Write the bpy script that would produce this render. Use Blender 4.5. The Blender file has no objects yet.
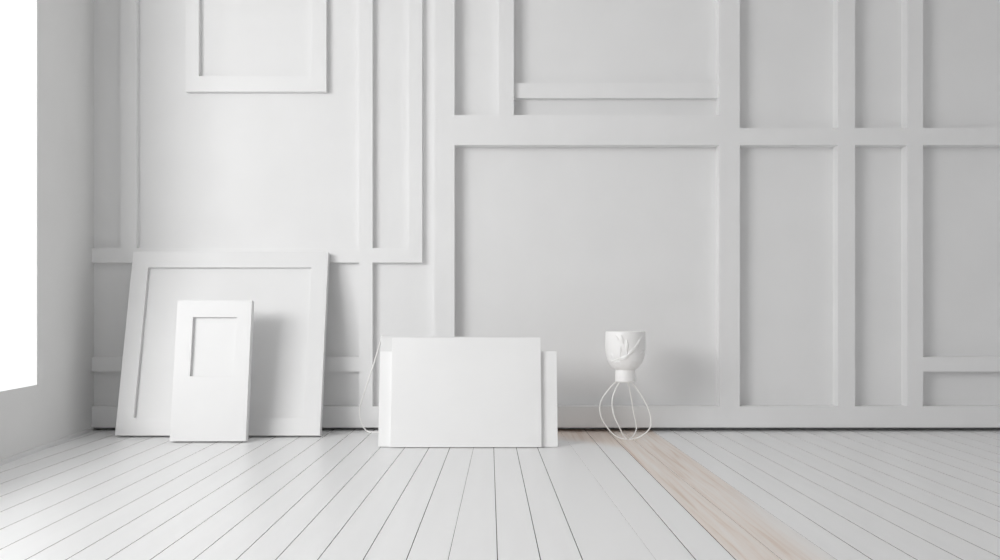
import bpy, bmesh, math
from mathutils import Vector, Matrix, noise
from bisect import bisect

# ------------------------------------------------------------------ frame of reference
F = 900.0            # focal length in pixels of the 1000 x 560 picture
CX, CY = 495.0, 318.0
CAMZ = 0.80
D = F * CAMZ / 112.0 # camera to back wall (wall plane is y = 0)
col = bpy.context.scene.collection

def P(px, py, y=0.0):
    d = D + y
    return Vector(((px - CX) * d / F, y, CAMZ + (CY - py) * d / F))

# ------------------------------------------------------------------ materials
def new_mat(name):
    m = bpy.data.materials.new(name); m.use_nodes = True
    nt = m.node_tree
    return m, nt, nt.nodes['Principled BSDF']

def paint(name, rgb, rough=0.55, bump=0.02, scale=60, var=0.012, spec=0.4, stretch=(1, 1, 1)):
    m, nt, b = new_mat(name)
    tc = nt.nodes.new('ShaderNodeTexCoord')
    mp = nt.nodes.new('ShaderNodeMapping'); mp.inputs['Scale'].default_value = stretch
    nt.links.new(tc.outputs['Object'], mp.inputs['Vector'])
    n1 = nt.nodes.new('ShaderNodeTexNoise'); n1.inputs['Scale'].default_value = 2.3; n1.inputs['Detail'].default_value = 4
    nt.links.new(mp.outputs[0], n1.inputs['Vector'])
    cr = nt.nodes.new('ShaderNodeValToRGB')
    cr.color_ramp.elements[0].color = (*[c * (1 - var) for c in rgb], 1)
    cr.color_ramp.elements[1].color = (*[min(1, c * (1 + var)) for c in rgb], 1)
    cr.color_ramp.elements[0].position = .35; cr.color_ramp.elements[1].position = .65
    nt.links.new(n1.outputs['Fac'], cr.inputs[0]); nt.links.new(cr.outputs[0], b.inputs['Base Color'])
    n2 = nt.nodes.new('ShaderNodeTexNoise'); n2.inputs['Scale'].default_value = scale; n2.inputs['Detail'].default_value = 3
    nt.links.new(mp.outputs[0], n2.inputs['Vector'])
    bp = nt.nodes.new('ShaderNodeBump'); bp.inputs['Strength'].default_value = bump; bp.inputs['Distance'].default_value = 0.01
    nt.links.new(n2.outputs['Fac'], bp.inputs['Height']); nt.links.new(bp.outputs[0], b.inputs['Normal'])
    b.inputs['Roughness'].default_value = rough
    b.inputs['Specular IOR Level'].default_value = spec
    return m

M_wall = paint('matt_white_wall_paint', (.80, .80, .802), .65, .02, 60)
M_trim = paint('satin_white_trim_paint', (.812, .812, .814), .5, .012, 40)
M_ceil = paint('ceiling_paint', (.84, .84, .84), .8)
M_side = paint('plaster_side_wall', (.79, .79, .785), .7)
M_rightw = paint('grey_right_wall_paint', (.70, .70, .705), .7)
M_board = paint('white_card_board', (.86, .86, .86), .5, .01, 90)
M_grey = paint('greyish_card_board', (.78, .78, .78), .6, .01, 90)
M_mid = paint('bright_white_board', (.885, .885, .885), .5, .01, 90)
M_frame = paint('white_frame_lacquer', (.765, .765, .767), .42, .01, 50)
M_wire = paint('white_coated_wire', (.93, .925, .91), .35, .0, 50)
M_pot = paint('glazed_white_ceramic', (.93, .925, .92), .3, .01, 40, spec=.5)
M_plank = paint('white_painted_planks', (.87, .87, .872), .36, .03, 25, .012, .5, (6, .5, 1))
M_under = paint('dark_gap_between_planks', (.12, .095, .08), .9)

def wood_material(name, worn):
    """pale whitewashed timber; worn=True keeps white paint and lets the timber show only in a worn patch by the wall"""
    m, nt, b = new_mat(name)
    L = nt.links
    tc = nt.nodes.new('ShaderNodeTexCoord')
    mp = nt.nodes.new('ShaderNodeMapping'); mp.inputs['Scale'].default_value = (26, .75, 1)
    mp.inputs['Rotation'].default_value = (0, 0, math.radians(1.5))
    L.new(tc.outputs['Object'], mp.inputs['Vector'])
    n = nt.nodes.new('ShaderNodeTexNoise'); n.inputs['Scale'].default_value = 1.4; n.inputs['Detail'].default_value = 7; n.inputs['Distortion'].default_value = .55
    L.new(mp.outputs[0], n.inputs['Vector'])
    cr = nt.nodes.new('ShaderNodeValToRGB'); e = cr.color_ramp.elements
    e[0].position = .30; e[0].color = (.66, .51, .42, 1) if worn else (.66, .52, .43, 1)
    e[1].position = .72; e[1].color = (.84, .74, .67, 1) if worn else (.88, .84, .805, 1)
    k = e.new(.47); k.color = (.77, .65, .57, 1) if worn else (.82, .73, .665, 1)
    L.new(n.outputs['Fac'], cr.inputs[0])
    out = cr.outputs[0]
    if worn:
        sx = nt.nodes.new('ShaderNodeSeparateXYZ'); L.new(tc.outputs['Object'], sx.inputs[0])
        n3 = nt.nodes.new('ShaderNodeTexNoise'); n3.inputs['Scale'].default_value = 2.5; n3.inputs['Detail'].default_value = 4
        L.new(tc.outputs['Object'], n3.inputs['Vector'])
        ad = nt.nodes.new('ShaderNodeMath'); ad.operation = 'MULTIPLY_ADD'
        L.new(n3.outputs['Fac'], ad.inputs[0]); ad.inputs[1].default_value = .5; L.new(sx.outputs['Y'], ad.inputs[2])
        a2 = nt.nodes.new('ShaderNodeMath'); a2.operation = 'MULTIPLY_ADD'
        L.new(sx.outputs['X'], a2.inputs[0]); a2.inputs[1].default_value = 1.1; L.new(ad.outputs[0], a2.inputs[2])
        mr = nt.nodes.new('ShaderNodeMapRange'); mr.interpolation_type = 'SMOOTHSTEP'
        mr.inputs['From Min'].default_value = .05; mr.inputs['From Max'].default_value = .55
        mr.inputs['To Max'].default_value = .9
        L.new(a2.outputs[0], mr.inputs['Value'])
        mx = nt.nodes.new('ShaderNodeMix'); mx.data_type = 'RGBA'
        L.new(mr.outputs[0], mx.inputs['Factor'])
        mx.inputs[6].default_value = (.87, .87, .872, 1); L.new(out, mx.inputs[7])
        out = mx.outputs[2]
    else:
        # the white paint was never fully scraped off along the far right edge of the bare board
        sx = nt.nodes.new('ShaderNodeSeparateXYZ'); L.new(tc.outputs['Object'], sx.inputs[0])
        fac = []
        for ax, a0, a1 in (('Y', -1.8, -2.8), ('X', .98, 1.17)):
            mr = nt.nodes.new('ShaderNodeMapRange'); mr.interpolation_type = 'SMOOTHSTEP'
            mr.inputs['From Min'].default_value = a0; mr.inputs['From Max'].default_value = a1
            L.new(sx.outputs[ax], mr.inputs['Value']); fac.append(mr)
        mu = nt.nodes.new('ShaderNodeMath'); mu.operation = 'MULTIPLY'
        L.new(fac[0].outputs[0], mu.inputs[0]); L.new(fac[1].outputs[0], mu.inputs[1])
        mx = nt.nodes.new('ShaderNodeMix'); mx.data_type = 'RGBA'
        L.new(mu.outputs[0], mx.inputs['Factor']); L.new(out, mx.inputs[6]); mx.inputs[7].default_value = (.86, .855, .85, 1)
        out = mx.outputs[2]
    L.new(out, b.inputs['Base Color'])
    bp = nt.nodes.new('ShaderNodeBump'); bp.inputs['Strength'].default_value = .04; bp.inputs['Distance'].default_value = .01
    L.new(n.outputs['Fac'], bp.inputs['Height']); L.new(bp.outputs[0], b.inputs['Normal'])
    b.inputs['Roughness'].default_value = .38
    return m
M_wood = wood_material('whitewashed_pine', False)
M_worn = wood_material('white_paint_worn_to_pine', True)

def glass():
    m = bpy.data.materials.new('clear_window_glass'); m.use_nodes = True
    nt = m.node_tree; nt.nodes.clear()
    o = nt.nodes.new('ShaderNodeOutputMaterial'); mx = nt.nodes.new('ShaderNodeMixShader')
    t = nt.nodes.new('ShaderNodeBsdfTransparent'); g = nt.nodes.new('ShaderNodeBsdfGlossy'); g.inputs['Roughness'].default_value = .02
    mx.inputs[0].default_value = .04; nt.links.new(t.outputs[0], mx.inputs[1]); nt.links.new(g.outputs[0], mx.inputs[2])
    nt.links.new(mx.outputs[0], o.inputs[0])
    return m
M_glass = glass()

# ------------------------------------------------------------------ mesh helpers
def obj(name, bm, mats, parent=None, smooth=False):
    me = bpy.data.meshes.new(name)
    bmesh.ops.recalc_face_normals(bm, faces=bm.faces)
    bm.to_mesh(me); bm.free()
    for m in (mats if isinstance(mats, (list, tuple)) else [mats]):
        me.materials.append(m)
    if smooth:
        for p in me.polygons: p.use_smooth = True
    o = bpy.data.objects.new(name, me); col.objects.link(o)
    if parent: o.parent = parent
    return o

def hexa(bm, pts, mi=0):
    """pts: 8 corners, bottom ring 0-3 then top ring 4-7"""
    v = [bm.verts.new(p) for p in pts]
    for f in ((0, 1, 2, 3), (4, 5, 6, 7), (0, 1, 5, 4), (1, 2, 6, 5), (2, 3, 7, 6), (3, 0, 4, 7)):
        fc = bm.faces.new([v[i] for i in f]); fc.material_index = mi

def box(bm, x0, x1, y0, y1, z0, z1, mi=0):
    hexa(bm, [(x0, y0, z0), (x1, y0, z0), (x1, y1, z0), (x0, y1, z0), (x0, y0, z1), (x1, y0, z1), (x1, y1, z1), (x0, y1, z1)], mi)

def bevel(o, w, seg=2):
    m = o.modifiers.new('bevel', 'BEVEL'); m.width = w; m.segments = seg; m.limit_method = 'ANGLE'
    return o

def struct(name, bm, mats):
    o = obj(name, bm, mats); o['kind'] = 'structure'; return o

def tag(o, label, cat, group=None):
    o['label'] = label; o['category'] = cat
    if group: o['group'] = group
    return o

def tube(pts, r, n=12, res=10):
    """smooth (Catmull-Rom) tube through pts"""
    pts = [Vector(p) for p in pts]
    path = []
    ext = [pts[0] * 2 - pts[1]] + pts + [pts[-1] * 2 - pts[-2]]
    for i in range(1, len(ext) - 2):
        p0, p1, p2, p3 = ext[i - 1:i + 3]
        for k in range(res):
            t = k / res
            path.append(.5 * ((2 * p1) + (p2 - p0) * t + (2 * p0 - 5 * p1 + 4 * p2 - p3) * t * t + (3 * p1 - 3 * p2 + p3 - p0) * t ** 3))
    path.append(pts[-1])
    bm = bmesh.new(); rings = []
    nrm = None
    for i, p in enumerate(path):
        tg = (path[min(i + 1, len(path) - 1)] - path[max(i - 1, 0)]).normalized()
        if nrm is None:
            nrm = tg.orthogonal().normalized()
        nrm = (nrm - tg * nrm.dot(tg)).normalized()
        bn = tg.cross(nrm)
        rings.append([bm.verts.new(p + (nrm * math.cos(a) + bn * math.sin(a)) * r) for a in [2 * math.pi * k / n for k in range(n)]])
    for a, b in zip(rings, rings[1:]):
        for k in range(n):
            bm.faces.new((a[k], a[(k + 1) % n], b[(k + 1) % n], b[k]))
    bm.faces.new(rings[0]); bm.faces.new(rings[-1])
    return bm

# ------------------------------------------------------------------ the room
TOP = 3.75
CORNER_X = P(93.75, 300).x
SL = 100.0 / F                      # the left wall stands slightly off square
REAR = -9.0
SKY, POW, LAMP, LW, LH = 1.16, 226, (-4.65, -5.6, 2.6), 3.1, 1.7
EXPO = 0
GROUND, ZEN = .35, .45
RIGHT = 4.6
def left_x(y, out=0.0): return CORNER_X - SL * y - out

# floor: painted boards with open joints, one of them bare timber
bm = bmesh.new()
box(bm, -3.4, RIGHT, REAR, .10, -.05, -.014, 3)
# each joint is a straight line on the floor, given where it crosses two rows of the photo
def gx(px, py):
    d = F * CAMZ / (py - CY); return (px - CX) * d / F, d - D
J = [(41, -311), (68, -262), (95, -213), (119.5, -162), (147.5, -114), (175, -67), (201.25, -21), (227.5, 25), (253, 65.5), (279, 106), (305, 150), (329.5, 193), (353, 236),
     (378, 275.5), (403, 317.5), (427.7, 363), (449, 406.3), (473, 448), (493.8, 497.5), (516.8, 540.6), (538.4, 582.6), (574, 656), (602, 696), (626, 736), (646, 782), (680, 837),
     (702, 872.5), (726, 917.3), (751, 963), (776, 1006), (803, 1049), (828, 1091)]
while J[0][0] > -60: J.insert(0, (J[0][0] - 27, J[0][1] - 49))
while J[-1][0] < 1360: J.append((J[-1][0] + 26, J[-1][1] + 44))
FAINT = {574: .0003, 646: .0006, 680: .0006, 473: .0008}
def jx(p, y):
    (xa, ya), (xb, yb) = gx(p[0], 450), gx(p[1], 560)
    return xa + (xb - xa) * (y - ya) / (yb - ya)
YB = .05
for a, b in zip(J, J[1:]):
    mi = 1 if a[0] in (626, 646) else (2 if a[0] in (538.4, 574, 602) else 0)
    g0, g1 = FAINT.get(a[0], .00145), FAINT.get(b[0], .00145)
    c4 = [(jx(a, REAR) + g0, REAR), (jx(b, REAR) - g1, REAR), (jx(b, YB) - g1, YB), (jx(a, YB) + g0, YB)]
    hexa(bm, [(x, y, -.013) for x, y in c4] + [(x, y, 0) for x, y in c4], 3)
    bm.faces.ensure_lookup_table(); bm.faces[-5].material_index = mi     # painted top, raw dark edges in the joints
struct('floor', bm, [M_plank, M_wood, M_worn, M_under])

bm = bmesh.new(); box(bm, -3.4, RIGHT + .1, REAR - .1, .2, TOP, TOP + .1); struct('ceiling', bm, M_ceil)
bm = bmesh.new(); box(bm, -3.2, RIGHT + .1, 0, .15, .034, TOP); box(bm, -3.2, RIGHT + .1, .09, .15, -.05, .034); struct('wall_back', bm, M_wall)
bm = bmesh.new(); box(bm, RIGHT, RIGHT + .1, REAR, 0, -.05, TOP); struct('wall_right', bm, M_rightw)
bm = bmesh.new(); box(bm, -3.2, RIGHT + .1, REAR - .1, REAR, -.05, TOP); struct('wall_rear', bm, M_side)

# left wall with the tall window; its reveal is splayed outwards
d_j = (CORNER_X + SL * D) / (-(CX - 37) / F + SL)
WY1 = d_j - D                                   # far jamb
SILL = CAMZ - (384.7 - CY) * d_j / F
WY0, HEAD = -6.3, 3.62  #W
T = .12
bm = bmesh.new()
def lp(y, z, out): return (left_x(y, out), y, z)
ys = [REAR, WY0, WY1, 0.0]; ring = []
def quad(*p): bm.faces.new([bm.verts.new(q) for q in p])
for out, dy0, dy1, ds, dh in ((0, 0, 0, 0, 0), (T, -.27, .27, -.03, .06)):
    y0, y1, s, h = WY0 + dy0, WY1 + dy1, SILL + ds, HEAD + dh
    ring.append([lp(y0, s, out), lp(y1, s, out), lp(y1, h, out), lp(y0, h, out)])
    for (a, b, c, d) in ((REAR, y0, -.05, TOP), (y1, 0.0, -.05, TOP), (y0, y1, -.05, s), (y0, y1, h, TOP)):
        quad(lp(a, c, out), lp(b, c, out), lp(b, d, out), lp(a, d, out))
for k in range(4):
    quad(ring[0][k], ring[0][(k + 1) % 4], ring[1][(k + 1) % 4], ring[1][k])
bmesh.ops.remove_doubles(bm, verts=bm.verts, dist=1e-5)
struct('wall_left', bm, M_side)
bm = bmesh.new()
g = ring[1]
o2 = [Vector(p) + Vector((-.006, 0, 0)) for p in g]
hexa(bm, [g[0], g[1], o2[1], o2[0], g[3], g[2], o2[2], o2[3]])
w = struct('window_1', bm, M_glass)

# thin baseboard of the left wall
bm = bmesh.new()
hexa(bm, [lp(REAR, 0, 0), lp(REAR, 0, -.014), lp(-.05, 0, -.014), lp(-.05, 0, 0),
          lp(REAR, .026, 0), lp(REAR, .026, -.014), lp(-.05, .026, -.014), lp(-.05, .026, 0)])
struct('baseboard_left', bm, M_trim)

# relief of battens and rails on the back wall; px rectangles of their front faces
ZT = 'top'
TL, TR = .050, .098
n_trim = 0
def batten(x0, x1, y0, y1, t, name=None):
    global n_trim
    a, b = P(x0, y1, -t), P(x1, y0 if y0 != ZT else 0, -t)
    zt = TOP if y0 == ZT else b.z
    x_a = max(a.x, left_x(-t) + .001)
    bm = bmesh.new(); box(bm, x_a, b.x, -t, 0, a.z, zt)
    if name is None:
        n_trim += 1; name = 'trim_%d' % n_trim
    return struct(name, bm, M_trim)
BT = 427.5   # foot of the base rail, a dark open gap below it
# left field (shallow relief)
batten(120.5, 136.5, ZT, 248, TL)
batten(90, 359, 248, 262.5, TL)
batten(359, 372.5, ZT, 406.5, TL)
batten(372.5, 409, 248, 262.5, TL)
batten(409, 422, ZT, 262.5, TL)
batten(90, 359, 357, 371.5, TL)
batten(85, 434.5, 406.5, BT, TL, 'baseboard_back')
# right field (deep relief)
batten(434.5, 454.5, ZT, BT, TR)
batten(454.5, 719.5, 115, 145, TR)
batten(499, 513.8, ZT, 115, TR)
batten(513.8, 719.0, 83, 98, TR * .62)
batten(719.5, 739.8, ZT, 406.5, TR)
batten(838, 855, ZT, 406.5, TR)
batten(907.5, 923, ZT, 406.5, TR)
batten(739.8, 838, 128, 145, TR)
batten(855, 907.5, 128, 145, TR)
batten(923, 1160, 128, 145, TR)
batten(923, 1160, 357, 371.5, TR)
batten(454.5, 1160, 406.5, BT, TR, 'baseboard_right_field')
bpy.data.objects['baseboard_right_field'].name = 'trim_%d' % (n_trim + 1)

# ------------------------------------------------------------------ boards and frames
def empty(name, loc, rx=0.0):
    o = bpy.data.objects.new(name, None); col.objects.link(o)
    o.location = loc; o.rotation_euler = (rx, 0, 0); o.empty_display_size = .1
    return o

def rail_ring(x0, x1, z0, z1, ix0, ix1, iz0, iz1, y0, y1):
    """rectangular frame: outer x0..z1, opening ix0..iz1, front y0, back y1"""
    bm = bmesh.new()
    def loop(xa, xb, za, zb, y): return [bm.verts.new((xa, y, za)), bm.verts.new((xb, y, za)), bm.verts.new((xb, y, zb)), bm.verts.new((xa, y, zb))]
    of, inf, ob, inb = loop(x0, x1, z0, z1, y0), loop(ix0, ix1, iz0, iz1, y0), loop(x0, x1, z0, z1, y1), loop(ix0, ix1, iz0, iz1, y1)
    for k in range(4):
        n = (k + 1) % 4
        for A, B in ((of, inf), (ob, inb), (of, ob), (inf, inb)):
            bm.faces.new((A[k], A[n], B[n], B[k]))
    return bm

def board_bm(x0, x1, z0, z1, y0, y1):
    bm = bmesh.new(); box(bm, x0, x1, y0, y1, z0, z1); return bm

# 1. large frame leaning on the wall rail
y0 = F * (CAMZ - .011) / (436.1 - CY) - D
t = .060
L = 1.287
th = .1
for _ in range(60):
    th = math.asin((-TL - .003 - y0 - t * math.cos(th)) / L)
lift = t * math.sin(th)
xa, xb = -2.540, -1.170
big = empty('picture_frame', ((xa + xb) / 2, y0, lift + .001), -th)
w2 = (xb - xa) / 2
m = .115
bevel(obj('frame', rail_ring(-w2, w2, 0, L, -w2 + m, w2 - m, m + .004, L - m, 0, t), M_frame, big), .0015)
obj('inner_panel', board_bm(-w2 + m - .004, w2 - m + .004, m, L - m + .004, .030, .044), M_frame, big)
tag(big, 'large squarish empty white frame leaning against the panelled wall by the window', 'picture frame')

# 2. small framed panel standing before it on an easel back
y0s = F * (CAMZ - .0107) / (441.3 - CY) - D
ths = math.radians(9.3)
ts = .060
Ls = .918
xs0, xs1 = -2.084, -1.596
sm = empty('picture_frame', ((xs0 + xs1) / 2, y0s, ts * math.sin(ths) + .001), -ths)
w3 = (xs1 - xs0) / 2
px2m = 1 / 152.0
ix0, ix1 = -w3 + 16.2 * px2m, w3 - 14.5 * px2m
iz1, iz0 = Ls - 17.0 * px2m, Ls - 76.0 * px2m
bevel(obj('frame', rail_ring(-w3, w3, 0, Ls, ix0, ix1, iz0, iz1, 0, ts), M_frame, sm), .0015)
obj('backing_panel', board_bm(ix0 - .004, ix1 + .004, iz0 - .004, iz1 + .004, .027, .041), M_frame, sm)
# strut of the easel back, hinged on the rear of the frame
bm = bmesh.new()
R = Matrix.Rotation(ths, 4, 'X')     # world -> local for offsets
def wl(x, y, z):
    v = Vector((x, y, z)) - Vector((0, y0s, ts * math.sin(ths) + .001)); return R @ v
hinge = Vector((0, ts, Ls * .62))
foot = wl(0, y0s + .195, .001)
hexa(bm, [foot + Vector((-.05, 0, 0)), foot + Vector((.05, 0, 0)), foot + Vector((.05, .010, .002)), foot + Vector((-.05, .010, .002)),
          hinge + Vector((-.03, 0, 0)), hinge + Vector((.03, 0, 0)), hinge + Vector((.03, .010, .004)), hinge + Vector((-.03, .010, .004))])
obj('easel_strut', bm, M_frame, sm)
tag(sm, 'small upright white panel with shallow window opening, standing in front of the large frame', 'picture frame')

# 3. three boards standing together in the middle of the floor
thb = math.radians(9.8)
c, s = math.cos(thb), math.sin(thb)
def board(name, xa, xb, yb, ztop, t, mat, label, cat):
    lift = t * s
    L = (ztop - lift) / c
    e = empty(name, ((xa + xb) / 2, yb, lift + .001), -thb)
    w = (xb - xa) / 2
    return e, w, L
yf = F * (CAMZ - .0055) / (447.3 - CY) - D
step = .0285 / c
xa, xb = -.645, .2865
lift = .026 * s
Lf = (.6775 - lift) / c
def flat_board(name, xa, xb, yb, ztop, t, label, mat=None):
    lf = t * s + .001
    L = (ztop - lf) / c
    bm = board_bm(-(xb - xa) / 2, (xb - xa) / 2, 0, L, 0, t)
    o = obj(name, bm, mat or M_board)
    o.location = ((xa + xb) / 2, yb, lf); o.rotation_euler = (-thb, 0, 0)
    bevel(o, .0015)
    return tag(o, label, 'board', 'boards standing together in the middle of the floor')
flat_board('display_board', xa, xb, yf, .6775, .026, 'large blank white landscape board standing foremost of the three boards mid floor')
flat_board('display_board', -.722, .388, yf + step, .590, .022, 'lower and widest white board, sandwiched between the blank board and the wire-legged one', M_mid)
yr = yf + step + .0245 / c
back = empty('display_board', (-.24, yr, .020 * s + .001), -thb)
Lb = (.681 - .020 * s) / c
bevel(obj('panel', board_bm(-.482, .482, 0, Lb, 0, .020), M_grey, back), .0015)
tag(back, 'rearmost white board propped up by a bent white wire leg at its left corner', 'board', 'boards standing together in the middle of the floor')
# bent wire leg: one loop from the top left corner to the floor by the wall and back up
inv = (Matrix.Translation(back.location) @ Matrix.Rotation(-thb, 4, 'X')).inverted()
r = .0046
ytop = yr + Lb * s
pts = [Vector((-.716, ytop + .024, Lb * c + .012)), P(376.2, 356, ytop + .13), P(370.5, 374, ytop + .22), P(364.2, 393, ytop + .34), P(360.2, 406, -.24),
       P(359.6, 414, -.20), P(361.4, 422, -.165), P(364.2, 428, -.145)]
f1 = P(368.5, 431, -.135); f1.z = r + .001; pts.append(f1)
pts += [Vector((-.80, -.16, r + .001)), Vector((-.55, -.22, r + .001)), Vector((-.1, -.24, r + .001)), Vector((.12, -.25, .03)),
        Vector((.19, -.36, .24)), Vector((.215, -.60, .58)), Vector((.215, ytop + .026, Lb * c - .006))]
obj('wire_leg', tube([inv @ p for p in pts], r), M_wire, back, True)

# 4. frame hung high on the wall
t = .050
a, b = P(185.5, 91.6, -t), P(326.3, 0, -t)
hf = empty('wall_frame', ((a.x + b.x) / 2, -.001, a.z), 0)
w4 = (b.x - a.x) / 2
H4 = 3.50 - a.z
i0, i1, ib = P(198.8, 76, -t), P(311.5, 76, -t), P(200, 76, -t).z - a.z
xc = (a.x + b.x) / 2
bevel(obj('frame', rail_ring(-w4, w4, 0, H4, i0.x - xc, i1.x - xc, ib, H4 - ib, -t, 0), M_trim, hf), .001)
obj('backing_panel', board_bm(i0.x - xc - .003, i1.x - xc + .003, ib - .003, H4 - ib + .003, -.006, 0), M_wall, hf)
tag(hf, 'white empty frame hung high on the wall, cut off by the top of the photo', 'picture frame')

# 5. ceramic cup on a wire whisk stand
PD = F * CAMZ / (440.2 - CY)          # depth of the foot point
PY = PD - D
SC = PD / F
PX = (625.3 - CX) * SC
cup = empty('plant_pot', (PX, PY, 0))
tag(cup, 'small white footed ceramic pot with carved leaves on a looping white wire stand', 'plant pot')
def zz(py): return CAMZ + (CY - py) * SC
prof = [(633.9, 381.6, -1.2), (634.6, 380.6, 0), (635.2, 376, 0), (635.0, 371.5, 0), (635.6, 369.6, 0)]
outer = [(.0, 381.9), (9.2, 381.9), (10.2, 381.0), (10.1, 376), (9.8, 371.2), (9.6, 369.9), (10.6, 369.0), (13.3, 367.2), (15.8, 364.2), (17.9, 360.0), (19.3, 354.5), (20.0, 348.5),
         (20.1, 343), (19.9, 338), (19.7, 332.2), (19.45, 331.3), (19.0, 331.2)]
inner = [(18.6, 331.9), (18.4, 336), (18.5, 343), (17.8, 352), (15.5, 359.5), (11, 365), (5, 367), (0, 367.5)]
def resample(p, n):
    out = []
    for (r0, z0), (r1, z1) in zip(p, p[1:]):
        k = max(1, int(round(math.hypot(r1 - r0, z1 - z0) / n)))
        for i in range(k): out.append((r0 + (r1 - r0) * i / k, z0 + (z1 - z0) * i / k))
    return out + [p[-1]]
# carved leaf pattern: stems (polylines) and leaves (ellipses) in (arc px, row px) round the wall
def leaf(u, v, cu, cv, a, ln, wd):
    du, dv = u - cu, v - cv
    p, q = du * math.cos(a) + dv * math.sin(a), -du * math.sin(a) + dv * math.cos(a)
    tt = p / ln
    if abs(tt) >= 1: return 0.0
    hw = wd * (1 - tt * tt)
    if abs(q) > hw: return 0.0
    e = 1 - abs(q) / hw
    return min(1, e * 4) - (.55 * max(0, 1 - abs(q) / .35))
def seg(u, v, a, b, w):
    ax, ay, bx, by = *a, *b
    l2 = (bx - ax) ** 2 + (by - ay) ** 2
    k = max(0, min(1, ((u - ax) * (bx - ax) + (v - ay) * (by - ay)) / l2))
    return max(0, 1 - math.hypot(u - ax - k * (bx - ax), v - ay - k * (by - ay)) / w)
LEAVES = [(-3.2, 339, 1.35, 4.6, 1.2), (-8.4, 337.5, .95, 3.6, .9), (-5.2, 350.5, -1.45, 4.0, 1.3), (6.0, 351, -.85, 5.2, 1.5), (10.5, 348.5, -.75, 4.2, 1.2),
          (-14.5, 356, 1.25, 3.4, 1.0), (1.5, 346, -1.45, 5.5, 1.4), (-8, 361.5, .15, 4.2, 1.1), (-1, 357.5, -.45, 5.0, 1.4), (14.5, 342, -1.1, 4.5, 1.3), (20, 352, -.6, 4.5, 1.3)]
STEMS = [((-17, 361), (-6, 358)), ((-6, 358), (3, 354)), ((3, 354), (9, 348)), ((9, 348), (13, 342)), ((1.5, 355), (1.5, 340)), ((-14, 361.5), (-4, 364)), ((-6, 358), (-4.6, 346)), ((13, 342), (20, 336))]
bm = bmesh.new()
NS = 320
po, pi_ = resample(outer, .45), resample(inner, 1.6)
rings = []
for idx, (rr, py) in enumerate(po + pi_):
    isout = idx < len(po)
    if rr < .01:
        rings.append([bm.verts.new((0, 0, zz(py)))]); continue
    row = []
    for k in range(NS):
        ph = 2 * math.pi * k / NS
        rad = rr * SC
        if isout and 335 < py < 366:
            # azimuth 0 = towards the camera; pattern repeated on the far side
            az = (ph + math.pi / 2 + .145 + math.pi) % (2 * math.pi) - math.pi
            if az > math.pi / 2: az -= math.pi
            if az < -math.pi / 2: az += math.pi
            u = az * 20.0
            h = 0
            for l in LEAVES: h = max(h, leaf(u, py, *l))
            for a_, b_ in STEMS: h = max(h, .8 * seg(u, py, a_, b_, .8))
            rad += h * .0065
        row.append(bm.verts.new((math.cos(ph) * rad, math.sin(ph) * rad, zz(py))))
    rings.append(row)
for a_, b_ in zip(rings, rings[1:]):
    for k in range(NS):
        n = (k + 1) % NS
        if len(a_) == 1: bm.faces.new((a_[0], b_[k], b_[n]))
        elif len(b_) == 1: bm.faces.new((a_[k], a_[n], b_[0]))
        else: bm.faces.new((a_[k], a_[n], b_[n], b_[k]))
obj('bowl', bm, M_pot, cup, True)
# four bent wires: (px, py) seen from the front plus depth offset from the axis
wires = [
    [(616.4, 381.2, -.01), (609.5, 388.5, -.02), (602.8, 397.5, -.03), (599.7, 406.5, -.03), (600.6, 415, -.03), (604.6, 423.5, -.02), (611, 432, -.01), (619, 437.6, 0), (627.5, 439.6, 0)],
    [(620.0, 381.5, -.03), (615.6, 389, -.06), (612.6, 398, -.085), (612.3, 407, -.10), (614.3, 416, -.10), (618.3, 425, -.085), (622.3, 433, -.05), (625.5, 437.5, -.02), (628, 439.8, 0)],
    [(628.0, 381.5, .03), (629.8, 390, .06), (631.6, 400, .085), (633.3, 411, .10), (635.3, 420, .10), (636.4, 427, .095), (635.8, 431.2, .075), (633, 436.2, .03), (628.8, 439.6, 0)],
    [(630.8, 381.2, .01), (636.5, 388, .02), (642.2, 396.5, .03), (646.8, 405.5, .03), (650.0, 414, .03), (651.0, 421, .03), (650.4, 427, .02), (645.5, 433, .015), (637, 438, .005), (629, 439.8, 0)]]
RW = .0041
for wv in wires:
    pts = []
    for (px, py, dy) in wv:
        d = PD + dy
        z = CAMZ + (CY - py) * d / F
        pts.append(Vector(((px - CX) * d / F - PX, dy, max(z, RW + .0005))))
    pts[-1].z = RW + .0005
    obj('wire_leg', tube(pts, RW), M_wire, cup, True)

# ------------------------------------------------------------------ light
world = bpy.data.worlds.new('overcast_sky'); bpy.context.scene.world = world
world.use_nodes = True
bg = world.node_tree.nodes['Background']
bg.inputs[0].default_value = (.975, .99, 1, 1); bg.inputs[1].default_value = SKY
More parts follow.
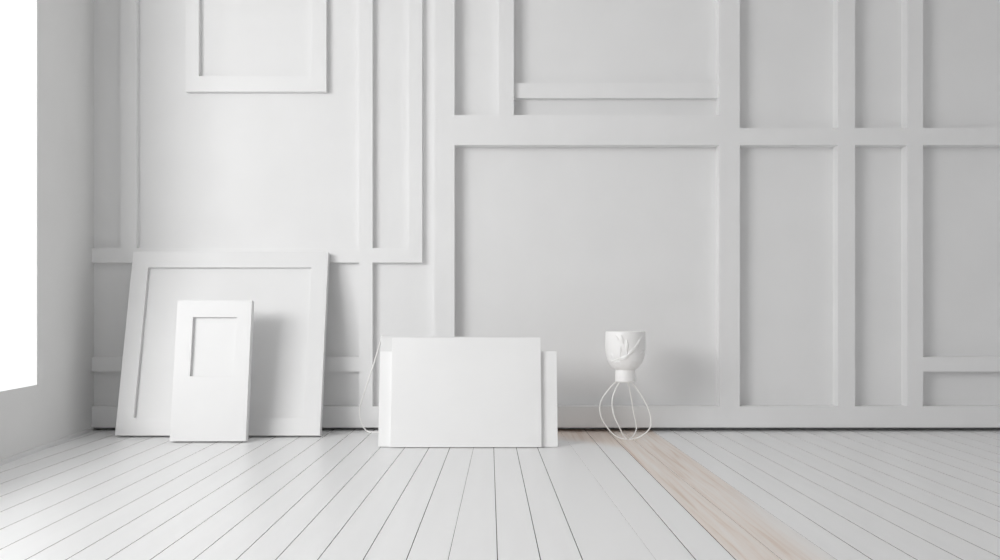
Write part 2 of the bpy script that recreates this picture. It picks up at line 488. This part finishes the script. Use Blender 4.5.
# bright haze near the horizon, duller cloud overhead and dark ground below
wt = world.node_tree
wc = wt.nodes.new('ShaderNodeTexCoord'); ws = wt.nodes.new('ShaderNodeSeparateXYZ'); wr = wt.nodes.new('ShaderNodeValToRGB')
wt.links.new(wc.outputs['Generated'], ws.inputs[0])
wa = wt.nodes.new('ShaderNodeMath'); wa.operation = 'MULTIPLY_ADD'; wa.inputs[1].default_value = .5; wa.inputs[2].default_value = .5
wt.links.new(ws.outputs['Z'], wa.inputs[0]); wt.links.new(wa.outputs[0], wr.inputs[0])
we = wr.color_ramp.elements
def stop(z, v, e=None):
    e = e or we.new(z * .5 + .5); e.position = z * .5 + .5; e.color = (v * .98, v * .992, v, 1)
stop(-.22, GROUND, we[0]); stop(.85, ZEN, we[1]); stop(-.10, 1.0); stop(.47, 1.0)
wt.links.new(wr.outputs[0], bg.inputs[0])

def area(name, loc, target, sx, sy, power, colr=(1, 1, 1)):
    l = bpy.data.lights.new(name, 'AREA'); l.shape = 'RECTANGLE'; l.size = sx; l.size_y = sy; l.energy = power; l.color = colr
    o = bpy.data.objects.new(name, l); col.objects.link(o)
    o.location = loc
    o.rotation_euler = (Vector(target) - Vector(loc)).to_track_quat('-Z', 'Y').to_euler()
    return o
area('daylight_outside_window', LAMP, (.0, 0, 1.3), LW, LH, POW, (1, .995, .985))
# portal in the window opening guides sky sampling
yc = (WY0 + WY1) / 2
pl = area('window_portal', (left_x(yc, .10), yc, (SILL + HEAD) / 2), (left_x(yc, .10) + 1, yc + SL, (SILL + HEAD) / 2), WY1 - WY0 + .4, HEAD - SILL + .1, 1)
pl.data.cycles.is_portal = True

# ------------------------------------------------------------------ camera
cd = bpy.data.cameras.new('camera'); cam = bpy.data.objects.new('camera', cd); col.objects.link(cam)
cd.sensor_width = 36; cd.lens = F * 36 / 1000
cd.shift_x = (500 - CX) / 1000; cd.shift_y = (CY - 280) / 1000
cam.location = (0, -D, CAMZ); cam.rotation_euler = (math.pi / 2, 0, 0)
sc = bpy.context.scene
sc.camera = cam
sc.view_settings.view_transform = 'Standard'
sc.view_settings.look = 'None'
sc.view_settings.gamma = 1
sc.view_settings.use_curve_mapping = False
sc.view_settings.exposure = EXPO
sc.cycles.max_bounces = 16
sc.cycles.diffuse_bounces = 12
